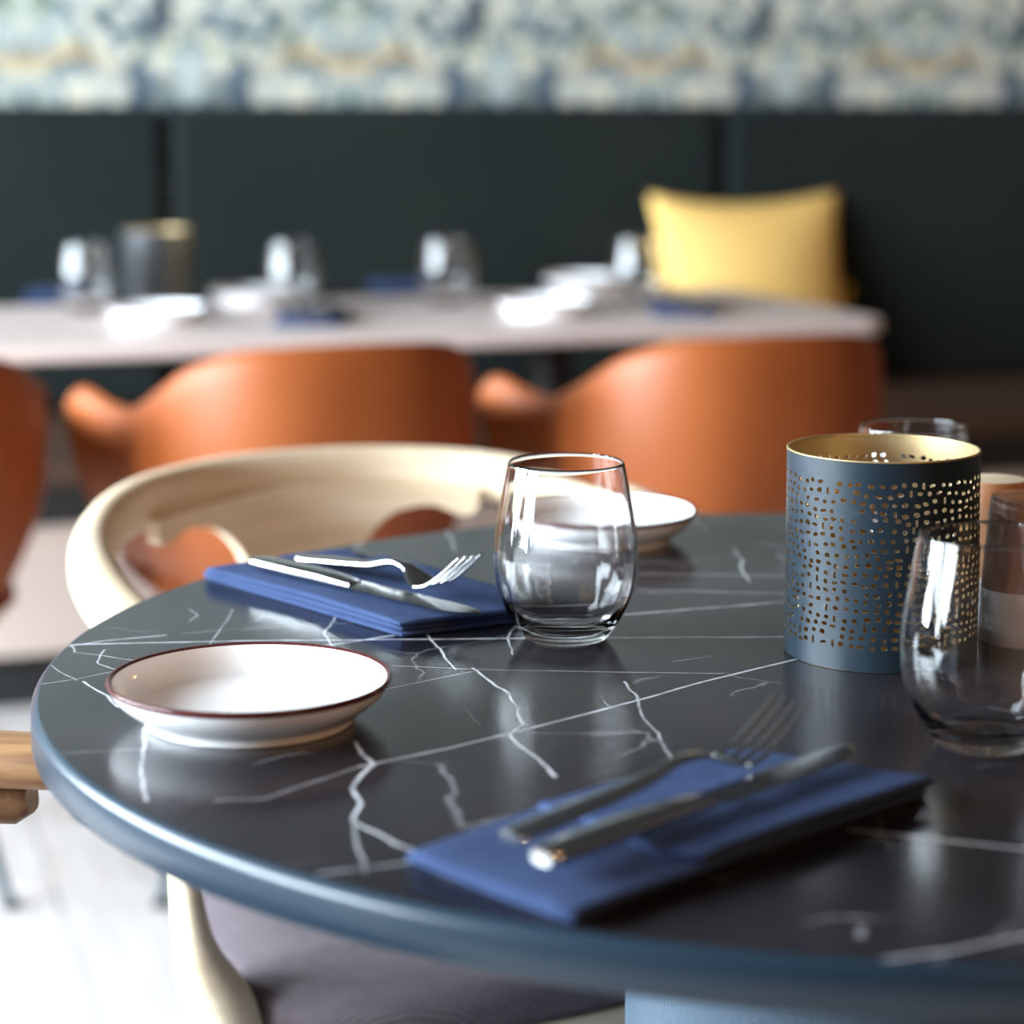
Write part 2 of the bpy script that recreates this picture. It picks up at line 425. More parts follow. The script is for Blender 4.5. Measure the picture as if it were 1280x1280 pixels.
    cracks = [
        ([(522, 778), (545, 805), (555, 822), (573, 836)], 1.2, 0.9), ([(597, 834), (612, 850), (638, 868), (650, 885), (652, 905), (637, 917), (650, 930), (668, 945), (695, 970)], 1.6, 1.0),
        ([(783, 851), (797, 877), (808, 900), (818, 914), (832, 937), (847, 954)], 1.3, 0.6), ([(445, 928), (464, 955), (440, 985), (450, 1005), (438, 1025), (478, 1043), (520, 1064)], 1.9, 1.0),
        ([(440, 1025), (450, 1060), (458, 1088)], 1.7, 0.5), ([(187, 910), (181, 940), (176, 965), (181, 1000)], 1.9, 0.7), ([(90, 806), (96, 815), (128, 819), (190, 830)], 1.0, 0.8),
        ([(132, 812), (122, 829), (146, 838)], 1.1, 0.8), ([(106, 852), (125, 865), (150, 884)], 1.3, 0.9), ([(58, 828), (75, 840), (95, 850)], 0.9, 0.6),
        ([(420, 770), (405, 793), (416, 810)], 1.2, 0.8), ([(648, 780), (632, 798), (639, 818)], 1.1, 0.8), ([(850, 640), (872, 652), (886, 665)], 2.2, 0.6),
        ([(914, 680), (925, 700), (935, 726)], 1.7, 0.7), ([(570, 690), (560, 668), (548, 650)], 1.4, 0.5), ([(330, 768), (322, 776)], 1.0, 0.5),
        ([(240, 762), (246, 770), (238, 776)], 1.0, 0.4), ([(755, 876), (768, 886)], 1.0, 0.5), ([(600, 905), (580, 885)], 0.9, 0.4), ([(1080, 1160), (1075, 1170)], 3.0, 0.4)]
    prev = None
    for lst, P in ((straight, Ps), (cracks, Pc)):
        cur = P
        if prev:                                  # start the second set after the first
            st = N('ShaderNodeVectorMath'); st.operation = 'MULTIPLY_ADD'; Lk(prev, st.inputs[0]); st.inputs[1].default_value = (1e-9, 1e-9, 1e-9); Lk(P, st.inputs[2]); cur = st.outputs[0]
        for poly, w, gain in lst:
            pp = [pt(x, y, T) for (x, y) in poly]
            for a, c in zip(pp, pp[1:]):
                nd = N('ShaderNodeGroup'); nd.node_tree = gp
                Lk(cur, nd.inputs['P'])
                nd.inputs['A'].default_value = (a.x - TX, a.y - TY, 0)
                d = c - a
                nd.inputs['D'].default_value = (d.x, d.y, 0)
                nd.inputs['InvLen2'].default_value = 1 / max(1e-9, d.x * d.x + d.y * d.y)
                nd.inputs['Width'].default_value = w * (0.00105 if lst is straight else 0.00088)
                nd.inputs['Gain'].default_value = gain
                if prev: Lk(prev, nd.inputs['Prev'])
                prev = nd.outputs[0]; cur = nd.outputs[1]
    # uneven strength along the veins, and faint veining everywhere
    n3 = N('ShaderNodeTexNoise'); n3.inputs['Scale'].default_value = 60; n3.inputs['Detail'].default_value = 3
    Lk(tc.outputs['Object'], n3.inputs['Vector'])
    mr3 = N('ShaderNodeMapRange'); Lk(n3.outputs['Fac'], mr3.inputs[0]); mr3.inputs[1].default_value = 0.36; mr3.inputs[2].default_value = 0.56; mr3.inputs[3].default_value = 0.5
    mm = N('ShaderNodeMath'); mm.operation = 'MULTIPLY'; Lk(prev, mm.inputs[0]); Lk(mr3.outputs[0], mm.inputs[1])
    vo = N('ShaderNodeTexVoronoi'); vo.feature = 'DISTANCE_TO_EDGE'; vo.inputs['Scale'].default_value = 9
    Lk(wob(0.035), vo.inputs['Vector'])
    mrv = N('ShaderNodeMapRange'); Lk(vo.outputs['Distance'], mrv.inputs[0]); mrv.inputs[1].default_value = 0.012; mrv.inputs[2].default_value = 0.0; mrv.inputs[4].default_value = 0.3
    n4 = N('ShaderNodeTexNoise'); n4.inputs['Scale'].default_value = 11; n4.inputs['Detail'].default_value = 3; Lk(tc.outputs['Object'], n4.inputs['Vector'])
    mr4 = N('ShaderNodeMapRange'); Lk(n4.outputs['Fac'], mr4.inputs[0]); mr4.inputs[1].default_value = 0.52; mr4.inputs[2].default_value = 0.68
    mv = N('ShaderNodeMath'); mv.operation = 'MULTIPLY'; Lk(mrv.outputs[0], mv.inputs[0]); Lk(mr4.outputs[0], mv.inputs[1])
    mx0 = N('ShaderNodeMath'); mx0.operation = 'MAXIMUM'; Lk(mm.outputs[0], mx0.inputs[0]); Lk(mv.outputs[0], mx0.inputs[1])
    mx = N('ShaderNodeMix'); mx.data_type = 'RGBA'; Lk(mx0.outputs[0], mx.inputs[0]); Lk(rp.outputs[0], mx.inputs[6]); mx.inputs[7].default_value = lin(228, 230, 235)
    Lk(mx.outputs[2], b.inputs['Base Color'])
    return m
M['marble'] = marble()

# ------------------------------------------------------------------ setting
ROOMZ = ROOM
mb = MB(); mb.box(-2.2, 4.6, -2.4, 4.8, -0.10, -0.012)
floor = struct(mb.build('floor', M['floor_joint'], smooth=0, rz=ROOMZ))
mb = MB(); mb.box(-0.0685, 0.0685, -1.196, 1.196, -0.0125, 0.0)
plank = mb.build('plank', M['floor_wood'], floor, smooth=0)
plank_me = plank.data
first = True
for i in range(34):
    for j in range(3):
        u = -2.0 + 0.14 * i
        v = -1.3 + 2.4 * j + (0.8 * (i % 3))
        o = plank if first else plank.copy()
        if not first: COL.objects.link(o); o.parent = floor
        first = False
        o.location = (u, v, random.uniform(-0.0004, 0.0))

mb = MB(); mb.box(-2.2, 4.6, 4.62, 4.8, -0.1, 2.9)
wall_back = struct(mb.build('wall_back', M['wallpaper'], smooth=0, rz=ROOMZ))
mb = MB(); mb.box(-2.0, 4.41, 4.60, 4.619, 1.85, 2.89)
struct(mb.build('added_dark_band_1', M['added_band'], smooth=0, rz=ROOMZ))  # unseen dark band, added so the table top reflects less wall
mb = MB(); mb.box(4.42, 4.6, -2.4, 4.62, -0.1, 2.9)
struct(mb.build('wall_right', M['dark_wall'], smooth=0, rz=ROOMZ))
mb = MB(); mb.box(WIN_U, 4.42, -2.4, -2.25, -0.1, 2.9)
struct(mb.build('wall_front', M['dark_wall'], smooth=0, rz=ROOMZ))
mb = MB(); mb.box(-2.2, 4.6, -2.4, 4.8, 2.9, 3.0)
struct(mb.build('ceiling', M['ceiling'], smooth=0, rz=ROOMZ))
mb = MB()
mb.box(WIN_U - 0.12, WIN_U, -2.4, 4.62, -0.1, WIN_Z0)
mb.box(WIN_U - 0.12, WIN_U, -2.4, 4.62, WIN_Z1, 2.9)
edge = -2.4
for (v0, w) in WINDOWS + [(4.62, 0)]:
    mb.box(WIN_U - 0.12, WIN_U, edge, v0, WIN_Z0, WIN_Z1)
    edge = v0 + w
struct(mb.build('wall_left', M['plaster'], smooth=0, rz=ROOMZ))
for i, (v0, w) in enumerate(WINDOWS):
    mb = MB()
    for (a, b_) in ((v0, v0 + 0.05), (v0 + w - 0.05, v0 + w), (v0 + w / 2 - 0.02, v0 + w / 2 + 0.02)):
        mb.box(WIN_U - 0.09, WIN_U - 0.04, a, b_, WIN_Z0, WIN_Z1)
    for (a, b_) in ((WIN_Z0, WIN_Z0 + 0.05), (WIN_Z1 - 0.05, WIN_Z1)):
        mb.box(WIN_U - 0.088, WIN_U - 0.042, v0 + 0.05, v0 + w - 0.05, a, b_)
    struct(mb.build('window_%d' % (i + 1), M['frame'], smooth=0, rz=ROOMZ))

# ------------------------------------------------------------------ banquette
BV = 3.92                                        # front edge of the bench seat
BB = 4.52                                        # front of the back panels
bq = thing('banquette', 'long wall bench with dark green upholstered back panels and brown seat behind the far table', 'bench', RW(1.4, BV + 0.35), ROOMZ)
bu, bv = 1.4, BV + 0.35
def bqbox(name, u0, u1, v0, v1, z0, z1, m, bevel=0.0, p=None):
    mb = MB(); mb.box(u0 - bu, u1 - bu, v0 - bv, v1 - bv, z0, z1)
    return mb.build(name, m, p or bq, smooth=30, bevel=bevel)
bqbox('seat', -1.9, 4.4, BV, BB - 0.005, 0.40, 0.45, M['bench_seat'], 0.012)
bqbox('front_rail', -1.9, 4.4, BV + 0.005, BV + 0.06, 0.335, 0.398, M['bench_dark'])
bqbox('base_panel', -1.9, 4.4, BV + 0.012, BV + 0.5, 0.105, 0.333, M['bench_base'])
bqbox('plinth', -1.9, 4.4, BV + 0.06, BV + 0.5, 0.0, 0.103, M['bench_dark'])
for k in range(-2, 3):
    u0 = 0.725 + 1.213 * k
    bqbox('back_panel', u0 + 0.012, min(u0 + 1.201, 4.40), BB, BB + 0.09, 0.452, 1.066, M['velvet'], 0.02)

# ------------------------------------------------------------------ far table
FV0, FV1, FU0, FU1 = 3.07, 3.72, -0.55, 1.60
ft = thing('long_table', 'long pale pinkish table set with glasses and saucers in front of the bench', 'table', RW(0.6, 3.37), ROOMZ)
mb = MB()
bm = bmesh.new()
def round_rect(x0, x1, y0, y1, r, n=8):
    pts = []
    for (cx, cy, a0) in ((x1 - r, y1 - r, 0), (x0 + r, y1 - r, PI / 2), (x0 + r, y0 + r, PI), (x1 - r, y0 + r, 1.5 * PI)):
        for k in range(n + 1):
            a = a0 + PI / 2 * k / n
            pts.append((cx + r * math.cos(a), cy + r * math.sin(a)))
    return pts
def slab(poly, z0, z1, ch=0.0):                  # extruded outline with a small chamfer (towards the centroid)
    mb = MB()
    cx = sum(p[0] for p in poly) / len(poly); cy = sum(p[1] for p in poly) / len(poly)
    def ins(d):
        out = []
        n = len(poly)
        for i, (x, y) in enumerate(poly):
            px_, py_ = poly[i - 1]; nx_, ny_ = poly[(i + 1) % n]
            tx, ty = nx_ - px_, ny_ - py_; l = math.hypot(tx, ty) or 1
            nx, ny = ty / l, -tx / l
            if nx * (x - cx) + ny * (y - cy) < 0: nx, ny = -nx, -ny
            out.append((x - nx * d, y - ny * d))
        return out
    rings = [(ins(ch), z0), (poly, z0 + ch), (poly, z1 - ch), (ins(ch), z1)] if ch else [(poly, z0), (poly, z1)]
    n = len(poly); vs = []; fs = []
    for p, z in rings: vs += [(x, y, z) for (x, y) in p]
    for i in range(len(rings) - 1):
        for k in range(n):
            fs.append((i * n + k, i * n + (k + 1) % n, (i + 1) * n + (k + 1) % n, (i + 1) * n + k))
    fs.append(tuple(range(n - 1, -1, -1))); fs.append(tuple(range((len(rings) - 1) * n, len(rings) * n)))
    mb.add(vs, fs)
    return mb
slab(round_rect(FU0 - 0.6, FU1 - 0.6, FV0 - 3.37, FV1 - 3.37, 0.05), 0.718, 0.74, 0.004).build('table_top', M['bg_top'], ft, smooth=30)
for uu in (-0.36, 1.14):
    mb = MB()
    mb.lathe([(0.0, 0.0), (0.14, 0.0), (0.14, 0.012), (0.04, 0.03), (0.035, 0.06), (0.035, 0.69), (0.12, 0.706), (0.12, 0.7175), (0.0, 0.7175)], 32)
    mb.build('pedestal', M['dark_metal'], ft, loc=(uu - 0.6, -0.02, 0))

# ------------------------------------------------------------------ orange tub chairs
def tub_chair(label):
    t = thing('tub_chair', label, 'chair', group='tub chairs along the far table')
    w, dback, arm = 0.222, 0.25, 0.165
    # plan path: right arm tip -> back -> left arm tip
    path = []
    na, nb = 10, 28
    for i in range(na): path.append(Vector((w + 0.02 * (1 - i / na) ** 2, arm * (1 - i / na), 0)))
    for i in range(nb + 1):
        a = PI * i / nb
        c, s = math.cos(a), math.sin(a)
        e = 2 / 2.5
        path.append(Vector((w * math.copysign(abs(c) ** e, c), -dback * abs(s) ** e, 0)))
    for i in range(1, na + 1): path.append(Vector((-w - 0.02 * (i / na) ** 2, arm * i / na, 0)))
    L = [0]
    for a, b_ in zip(path, path[1:]): L.append(L[-1] + (b_ - a).length)
    n = len(path); nt_ = 14
    def zrim(s):                                  # s in -1..1
        return lerp_tab([(0, 0.772), (0.22, 0.768), (0.38, 0.75), (0.55, 0.705), (0.72, 0.672), (0.82, 0.676), (0.94, 0.692), (1.0, 0.66)], abs(s))
    def surf(off):
        rows = []
        for i, p in enumerate(path):
            s = 2 * L[i] / L[-1] - 1
            a = path[max(i - 1, 0)]; b_ = path[min(i + 1, n - 1)]
            tg = (b_ - a).normalized(); nm = Vector((-tg.y, tg.x, 0))
            if nm.dot(p - Vector((0, 0.05, 0))) < 0: nm = -nm
            zt = zrim(s); z0 = 0.40
            row = []
            flare = 0.032 * max(0, min(1, (abs(s) - 0.55) / 0.42)) ** 1.5
            for k in range(nt_ + 1):
                q = k / nt_                        # 0 rim .. 1 bottom
                z = zt + (z0 - zt) * q
                shrink = 1.0 - 0.36 * q ** 2.2
                base = Vector((p.x * shrink, p.y * shrink if p.y < 0 else p.y * (1 - 0.25 * q), 0))
                P = base + nm * (off + flare * (1 - q) ** 2 + 0.014 * math.sin(q * PI))
                P.z = z - (0.006 if off < 0 and k == 0 else 0)
                row.append(P)
            rows.append(row)
        return rows
    A = surf(0.0); B = surf(-0.03)
    mb = MB(); m1 = nt_ + 1
    vs = [p for r in A for p in r] + [p for r in B for p in r]
    nA = n * m1
    # rounded rim row
    rim = []
    for i in range(n):
        c = (A[i][0] + B[i][0]) / 2; rim.append(c + Vector((0, 0, 0.011)))
    vs += rim
    fs = []
    for i in range(n - 1):
        for k in range(nt_):
            fs.append((i * m1 + k, (i + 1) * m1 + k, (i + 1) * m1 + k + 1, i * m1 + k + 1))
            fs.append((nA + i * m1 + k, nA + i * m1 + k + 1, nA + (i + 1) * m1 + k + 1, nA + (i + 1) * m1 + k))
        fs.append((i * m1, 2 * nA + i, 2 * nA + i + 1, (i + 1) * m1))
        fs.append((nA + i * m1, nA + (i + 1) * m1, 2 * nA + i + 1, 2 * nA + i))
        fs.append((i * m1 + nt_, (i + 1) * m1 + nt_, nA + (i + 1) * m1 + nt_, nA + i * m1 + nt_))
    for i in (0, n - 1):
        for k in range(nt_):
            fs.append((i * m1 + k, i * m1 + k + 1, nA + i * m1 + k + 1, nA + i * m1 + k))
        fs.append((i * m1, nA + i * m1, 2 * nA + i))
    mb.add(vs, fs)
    mb.build('shell', M['leather'], t, smooth=60, subsurf=1)
    # seat pad and underside
    def seat_out(k, sc):
        a = 2 * PI * k / 40; c, s = math.cos(a), math.sin(a); e = 2 / 3.0
        return (sc * 0.195 * math.copysign(abs(c) ** e, c), 0.075 + sc * 0.255 * math.copysign(abs(s) ** e, s))
    mb = MB(); vs = []; fs = []
    prof = [(0.0, 0.472), (0.5, 0.472), (0.85, 0.468), (0.97, 0.456), (1.0, 0.44), (0.97, 0.42), (0.80, 0.402), (0.0, 0.402)]
    for (sc, z) in prof:
        for k in range(40): x, y = seat_out(k, max(sc, 0.001)); vs.append((x * (0.93 if z < 0.43 else 1), y, z))
    for i in range(len(prof) - 1):
        for k in range(40): fs.append((i * 40 + k, i * 40 + (k + 1) % 40, (i + 1) * 40 + (k + 1) % 40, (i + 1) * 40 + k))
    mb.add(vs, fs); mb.build('seat', M['leather_in'], t, smooth=60)
    mb = MB(); mb.box(-0.13, 0.13, -0.05, 0.26, 0.385, 0.401); mb.build('seat_frame', M['dark_metal'], t, smooth=0)
    for (sx, sy) in ((-1, -1), (1, -1), (-1, 1), (1, 1)):
        mb = MB()
        mb.sweep([(sx * 0.11, 0.16 + sy * 0.08, 0.39), (sx * 0.13, 0.19 + sy * 0.14, 0.2), (sx * 0.182, 0.24 + sy * 0.21, 0.0)],
                 [ell(0.009, 0.009, 12), ell(0.008, 0.008, 12), ell(0.007, 0.007, 12)])
        lg = mb.build('leg', M['leg_steel'], t)
        mb = MB(); mb.lathe([(0.0, 0.0), (0.012, 0.0), (0.012, 0.008), (0.0, 0.008)], 14)
        mb.build('foot', M['dark_metal'], lg, loc=(sx * 0.182, 0.24 + sy * 0.21, 0.0))
    return t
tub = tub_chair('cognac leather tub chair behind the pale wooden chair, second from left at the far table')
tub.location = (-0.292, 2.95, 0); tub.rotation_euler = (0, 0, ROOM + math.radians(7))
dup(tub, (0.258, 3.06, 0), ROOM + math.radians(4), 'cognac leather tub chair nearest the right end of the far table')
dup(tub, (-0.828, 2.80, 0), ROOM + math.radians(4), 'cognac leather tub chair cut by the left edge of the photo')

# ------------------------------------------------------------------ pale wooden ring-back chairs
def ring_chair(label):
    t = thing('ring_chair', label, 'chair', group='pale wooden chairs around the round table')
    # ring: arm tip -> round the back -> arm tip
    half = [(0.0, -0.268, 0.735), (0.10, -0.252, 0.733), (0.185, -0.195, 0.727), (0.245, -0.095, 0.712), (0.264, 0.02, 0.695), (0.260, 0.13, 0.685), (0.248, 0.24, 0.682), (0.232, 0.33, 0.682)]
    full = [(-x, y, z) for (x, y, z) in reversed(half)] + half[1:]
    pts = spline(full, 73)
    secs = []
    for i in range(73):
        q = abs(i - 36) / 36
        a = lerp_tab([(0, 0.013), (0.35, 0.016), (0.6, 0.021), (0.85, 0.025), (0.97, 0.024), (1.0, 0.016)], q)
        b_ = lerp_tab([(0, 0.023), (0.35, 0.022), (0.6, 0.019), (0.85, 0.015), (0.97, 0.014), (1.0, 0.009)], q)
        secs.append(ell(a, b_, 20, 2.6))
    mb = MB(); mb.sweep(pts, secs); mb.build('top_rail', M['oak'], t, smooth=50)
    # bent back splat under the rail
    mb = MB(); rows = []
    nphi, nz = 48, 10
    pm = 0.66
    def plan(phi, r):
        return Vector((r * math.sin(phi), -r * math.cos(phi) * 0.97, 0))
    vs = []; fs = []
    for side, r in ((0, 0.262), (1, 0.250)):
        for i in range(nphi + 1):
            phi = -pm + 2 * pm * i / nphi
            q = abs(phi) / pm
            zt = 0.728 - 0.010 * q
            zb = zt - lerp_tab([(0, 0.27), (0.12, 0.265), (0.25, 0.12), (0.39, 0.046), (0.56, 0.022), (0.74, 0.016), (0.93, 0.024), (1.0, 0.016)], q)
            for k in range(nz + 1):
                z = zt + (zb - zt) * k / nz
                p = plan(phi, r - 0.15 * max(0.0, 0.70 - z) * (1 - q)); p.z = z
                vs.append(p)
    m1 = nz + 1; nA = (nphi + 1) * m1
    for i in range(nphi):
        for k in range(nz):
            fs.append((i * m1 + k, (i + 1) * m1 + k, (i + 1) * m1 + k + 1, i * m1 + k + 1))
            fs.append((nA + i * m1 + k, nA + i * m1 + k + 1, nA + (i + 1) * m1 + k + 1, nA + (i + 1) * m1 + k))
        for k in (0, nz):
            fs.append((i * m1 + k, nA + i * m1 + k, nA + (i + 1) * m1 + k, (i + 1) * m1 + k))
    for i in (0, nphi):
        for k in range(nz):
            fs.append((i * m1 + k, i * m1 + k + 1, nA + i * m1 + k + 1, nA + i * m1 + k))
    mb.add(vs, fs); mb.build('back_splat', M['oak'], t, smooth=40)
    # seat frame and cushion
    def outline(sc):
        P = []
        for k in range(56):
            a = 2 * PI * k / 56
            c, s = math.cos(a), math.sin(a); e = 2 / 2.6
            x = 0.248 * math.copysign(abs(c) ** e, c); y = 0.235 * math.copysign(abs(s) ** e, s)
            x *= 0.96 + 0.25 * (y / 0.235)
            P.append((x * sc, 0.072 + y * sc))
        return P
    slab(outline(1.0), 0.405, 0.438, 0.004).build('seat_rail', M['oak'], t, smooth=30)
    mb = MB(); vs = []; fs = []
    prof = [(0.96, 0.438), (0.985, 0.448), (0.97, 0.460), (0.90, 0.470), (0.7, 0.475), (0.35, 0.474), (0.002, 0.473)]
    for (sc, z) in prof: vs += [(x, y, z) for (x, y) in outline(sc)]
    for i in range(len(prof) - 1):
        for k in range(56): fs.append((i * 56 + k, i * 56 + (k + 1) % 56, (i + 1) * 56 + (k + 1) % 56, (i + 1) * 56 + k))
    mb.add(vs, fs); mb.build('seat_cushion', M['seat_cloth'], t, smooth=60)
    for sx in (-1, 1):
        P = spline([(sx * 0.256, 0.15, 0.672), (sx * 0.272, 0.17, 0.58), (sx * 0.272, 0.19, 0.50), (sx * 0.250, 0.20, 0.43), (sx * 0.255, 0.205, 0.30), (sx * 0.275, 0.215, 0.0)], 24)
        sc = []
        for i in range(24):
            q = i / 23
            a = lerp_tab([(0, 0.014), (0.2, 0.008), (0.36, 0.011), (0.58, 0.023), (0.75, 0.018), (1, 0.012)], q)
            b_ = lerp_tab([(0, 0.022), (0.25, 0.016), (0.45, 0.022), (0.62, 0.034), (0.75, 0.02), (1, 0.012)], q)
            sc.append(ell(a, b_, 14, 2.4))
        mb = MB(); mb.sweep(P, sc, up=Vector((0, 1, 0))); mb.build('leg', M['oak'], t, smooth=50)
        P = spline([(sx * 0.11, -0.13, 0.42), (sx * 0.125, -0.15, 0.2), (sx * 0.14, -0.18, 0.0)], 8)
        mb = MB(); mb.sweep(P, [ell(0.018 - 0.006 * i / 7, 0.018 - 0.006 * i / 7, 14) for i in range(8)], up=Vector((0, 1, 0))); mb.build('leg', M['oak'], t, smooth=50)
        mb = MB()
        P = [Vector((sx * 0.264, 0.10, 0.664)), Vector((sx * 0.262, 0.13, 0.660)), Vector((sx * 0.258, 0.19, 0.657)), Vector((sx * 0.254, 0.244, 0.656)), Vector((sx * 0.253, 0.252, 0.657))]
        mb.sweep(P, [ell(0.014, 0.004, 12, 3), ell(0.015, 0.010, 12, 3), ell(0.015, 0.014, 12, 3), ell(0.014, 0.014, 12, 3), ell(0.012, 0.009, 12, 3)])
        mb.build('arm_block', M['oak_dark'], t, smooth=50)
    return t
ringc = ring_chair('pale ring-back chair with taupe seat tucked under the far left of the round table')
ringc.location = (-0.072, 1.775, 0); ringc.rotation_euler = (0, 0, math.radians(-151))
rc2 = dup(ringc, (-0.530, 1.04, 0), math.radians(-88), 'wooden chair of which only one arm reaches in at the left edge')
for ch in rc2.children:
    if ch.name.startswith('top_rail'):
        ch.material_slots[0].link = 'OBJECT'; ch.material_slots[0].material = M['oak_oiled']

# ------------------------------------------------------------------ round stone table
rt = thing('round_table', 'large round black table with white-veined stone top and grey drum base in the foreground', 'table', (TX, TY, 0))
ZB = T - 0.0225
mb = MB()
n = 160
mb.lathe([(0.0, T), (TR - 0.0042, T)], n, 0)
mb.build('table_top', M['marble'], rt, smooth=30)
mb = MB()
mb.lathe([(TR - 0.0042, T), (TR - 0.0034, T - 0.0003), (TR - 0.0004, T - 0.0036), (TR, T - 0.0046), (TR, ZB + 0.001), (TR - 0.001, ZB), (0.0, ZB)], n, 0)
mb.build('table_edge', M['table_rim'], rt, smooth=50)
mb = MB()
mb.lathe([(0.0, 0.0), (0.28, 0.0), (0.28, 0.012), (0.135, 0.018), (0.135, ZB - 0.0005), (0.0, ZB - 0.0005)], 96)
mb.build('drum_base', M['pedestal'], rt, smooth=40)

# ------------------------------------------------------------------ stemless glasses
def glass_thing(label):
    t = thing('stemless_glass', label, 'glass', group='stemless drinking glasses')
    outer = [(0.0, 0.0012), (0.012, 0.0012), (0.020, 0.0004), (0.0235, 0.0004), (0.0262, 0.002), (0.0295, 0.0065), (0.0335, 0.0125), (0.0378, 0.020), (0.0413, 0.0285), (0.0436, 0.038), (0.0445, 0.050), (0.0443, 0.060), (0.0427, 0.0725), (0.0408, 0.084), (0.0387, 0.096), (0.0364, 0.108), (0.0358, 0.1105)]
    th = 0.0011
    inner = [(0.0350, 0.1112), (0.0345, 0.1100), (0.0353, 0.106), (0.0375, 0.096), (0.0395, 0.084), (0.0414, 0.0725), (0.0429, 0.060), (0.0431, 0.050), (0.0420, 0.038), (0.0396, 0.0285), (0.0357, 0.0205), (0.0300, 0.0140), (0.022, 0.0098), (0.012, 0.0078), (0.005, 0.0073), (0.0, 0.0072)]
    pr = outer + inner
    def rip(r, z, a):
        k = max(0.0, min(1.0, (z - 0.01) / 0.02)) * max(0.0, min(1.0, (0.10 - z) / 0.03))
        return 0.00018 * k * math.cos(18 * a)
    # refine profile
    P = spline([(r, z, 0) for (r, z) in pr], (len(pr) - 1) * 3 + 1)
    mb = MB(); mb.lathe([(max(0, p.x), p.y) for p in P], 108, ripple=rip)
    mb.build('bowl', M['glass'], t, smooth=180)
    return t
G0 = pt(707, 798, T); G0.z = T
gl = glass_thing('clear stemless glass in the middle of the black table, nearest the left napkin')
gl.location = (G0.x, G0.y, T)
def at(px, py, z=T): p = pt(px, py, z); return (p.x, p.y, z)
dup(gl, at(1231, 931), 0.4, 'clear stemless glass at the right edge in front of the wooden mills')
dup(gl, at(1138, 731), 0.9, 'clear stemless glass behind the perforated lantern, only its rim showing')

# ------------------------------------------------------------------ saucers
def saucer(label):
    t = thing('saucer', label, 'plate', group='white saucers with a brown rim line')
    R = 0.0765
    outer = [(0.0, 0.003), (0.050, 0.003), (0.0525, 0.0), (0.0560, 0.0), (0.0575, 0.003), (0.0595, 0.0055), (0.066, 0.010), (0.072, 0.0155), (0.0755, 0.021)]
    rim = [(0.0755, 0.021), (R, 0.0232), (R - 0.0005, 0.0242), (R - 0.0018, 0.0244), (R - 0.0032, 0.0232)]
    inner = [(R - 0.0032, 0.0232), (0.070, 0.0172), (0.064, 0.0118), (0.055, 0.0085), (0.03, 0.0070), (0.0, 0.0066)]
    mb = MB()
    for pr in (outer, inner):
        P = spline([(r, z, 0) for (r, z) in pr], (len(pr) - 1) * 3 + 1)
        mb.lathe([(max(0, p.x), p.y) for p in P], 96)
    mb.build('dish', M['china'], t, smooth=60)
    mb = MB(); mb.lathe(rim, 96); mb.build('rim_line', M['brown_glaze'], t, smooth=60)
    return t
sc0 = saucer('white saucer with brown rim on the left side of the black table')
sc0.location = at(313, 899)
dup(sc0, at(745, 674), 0.3, 'white saucer behind the middle glass on the black table')

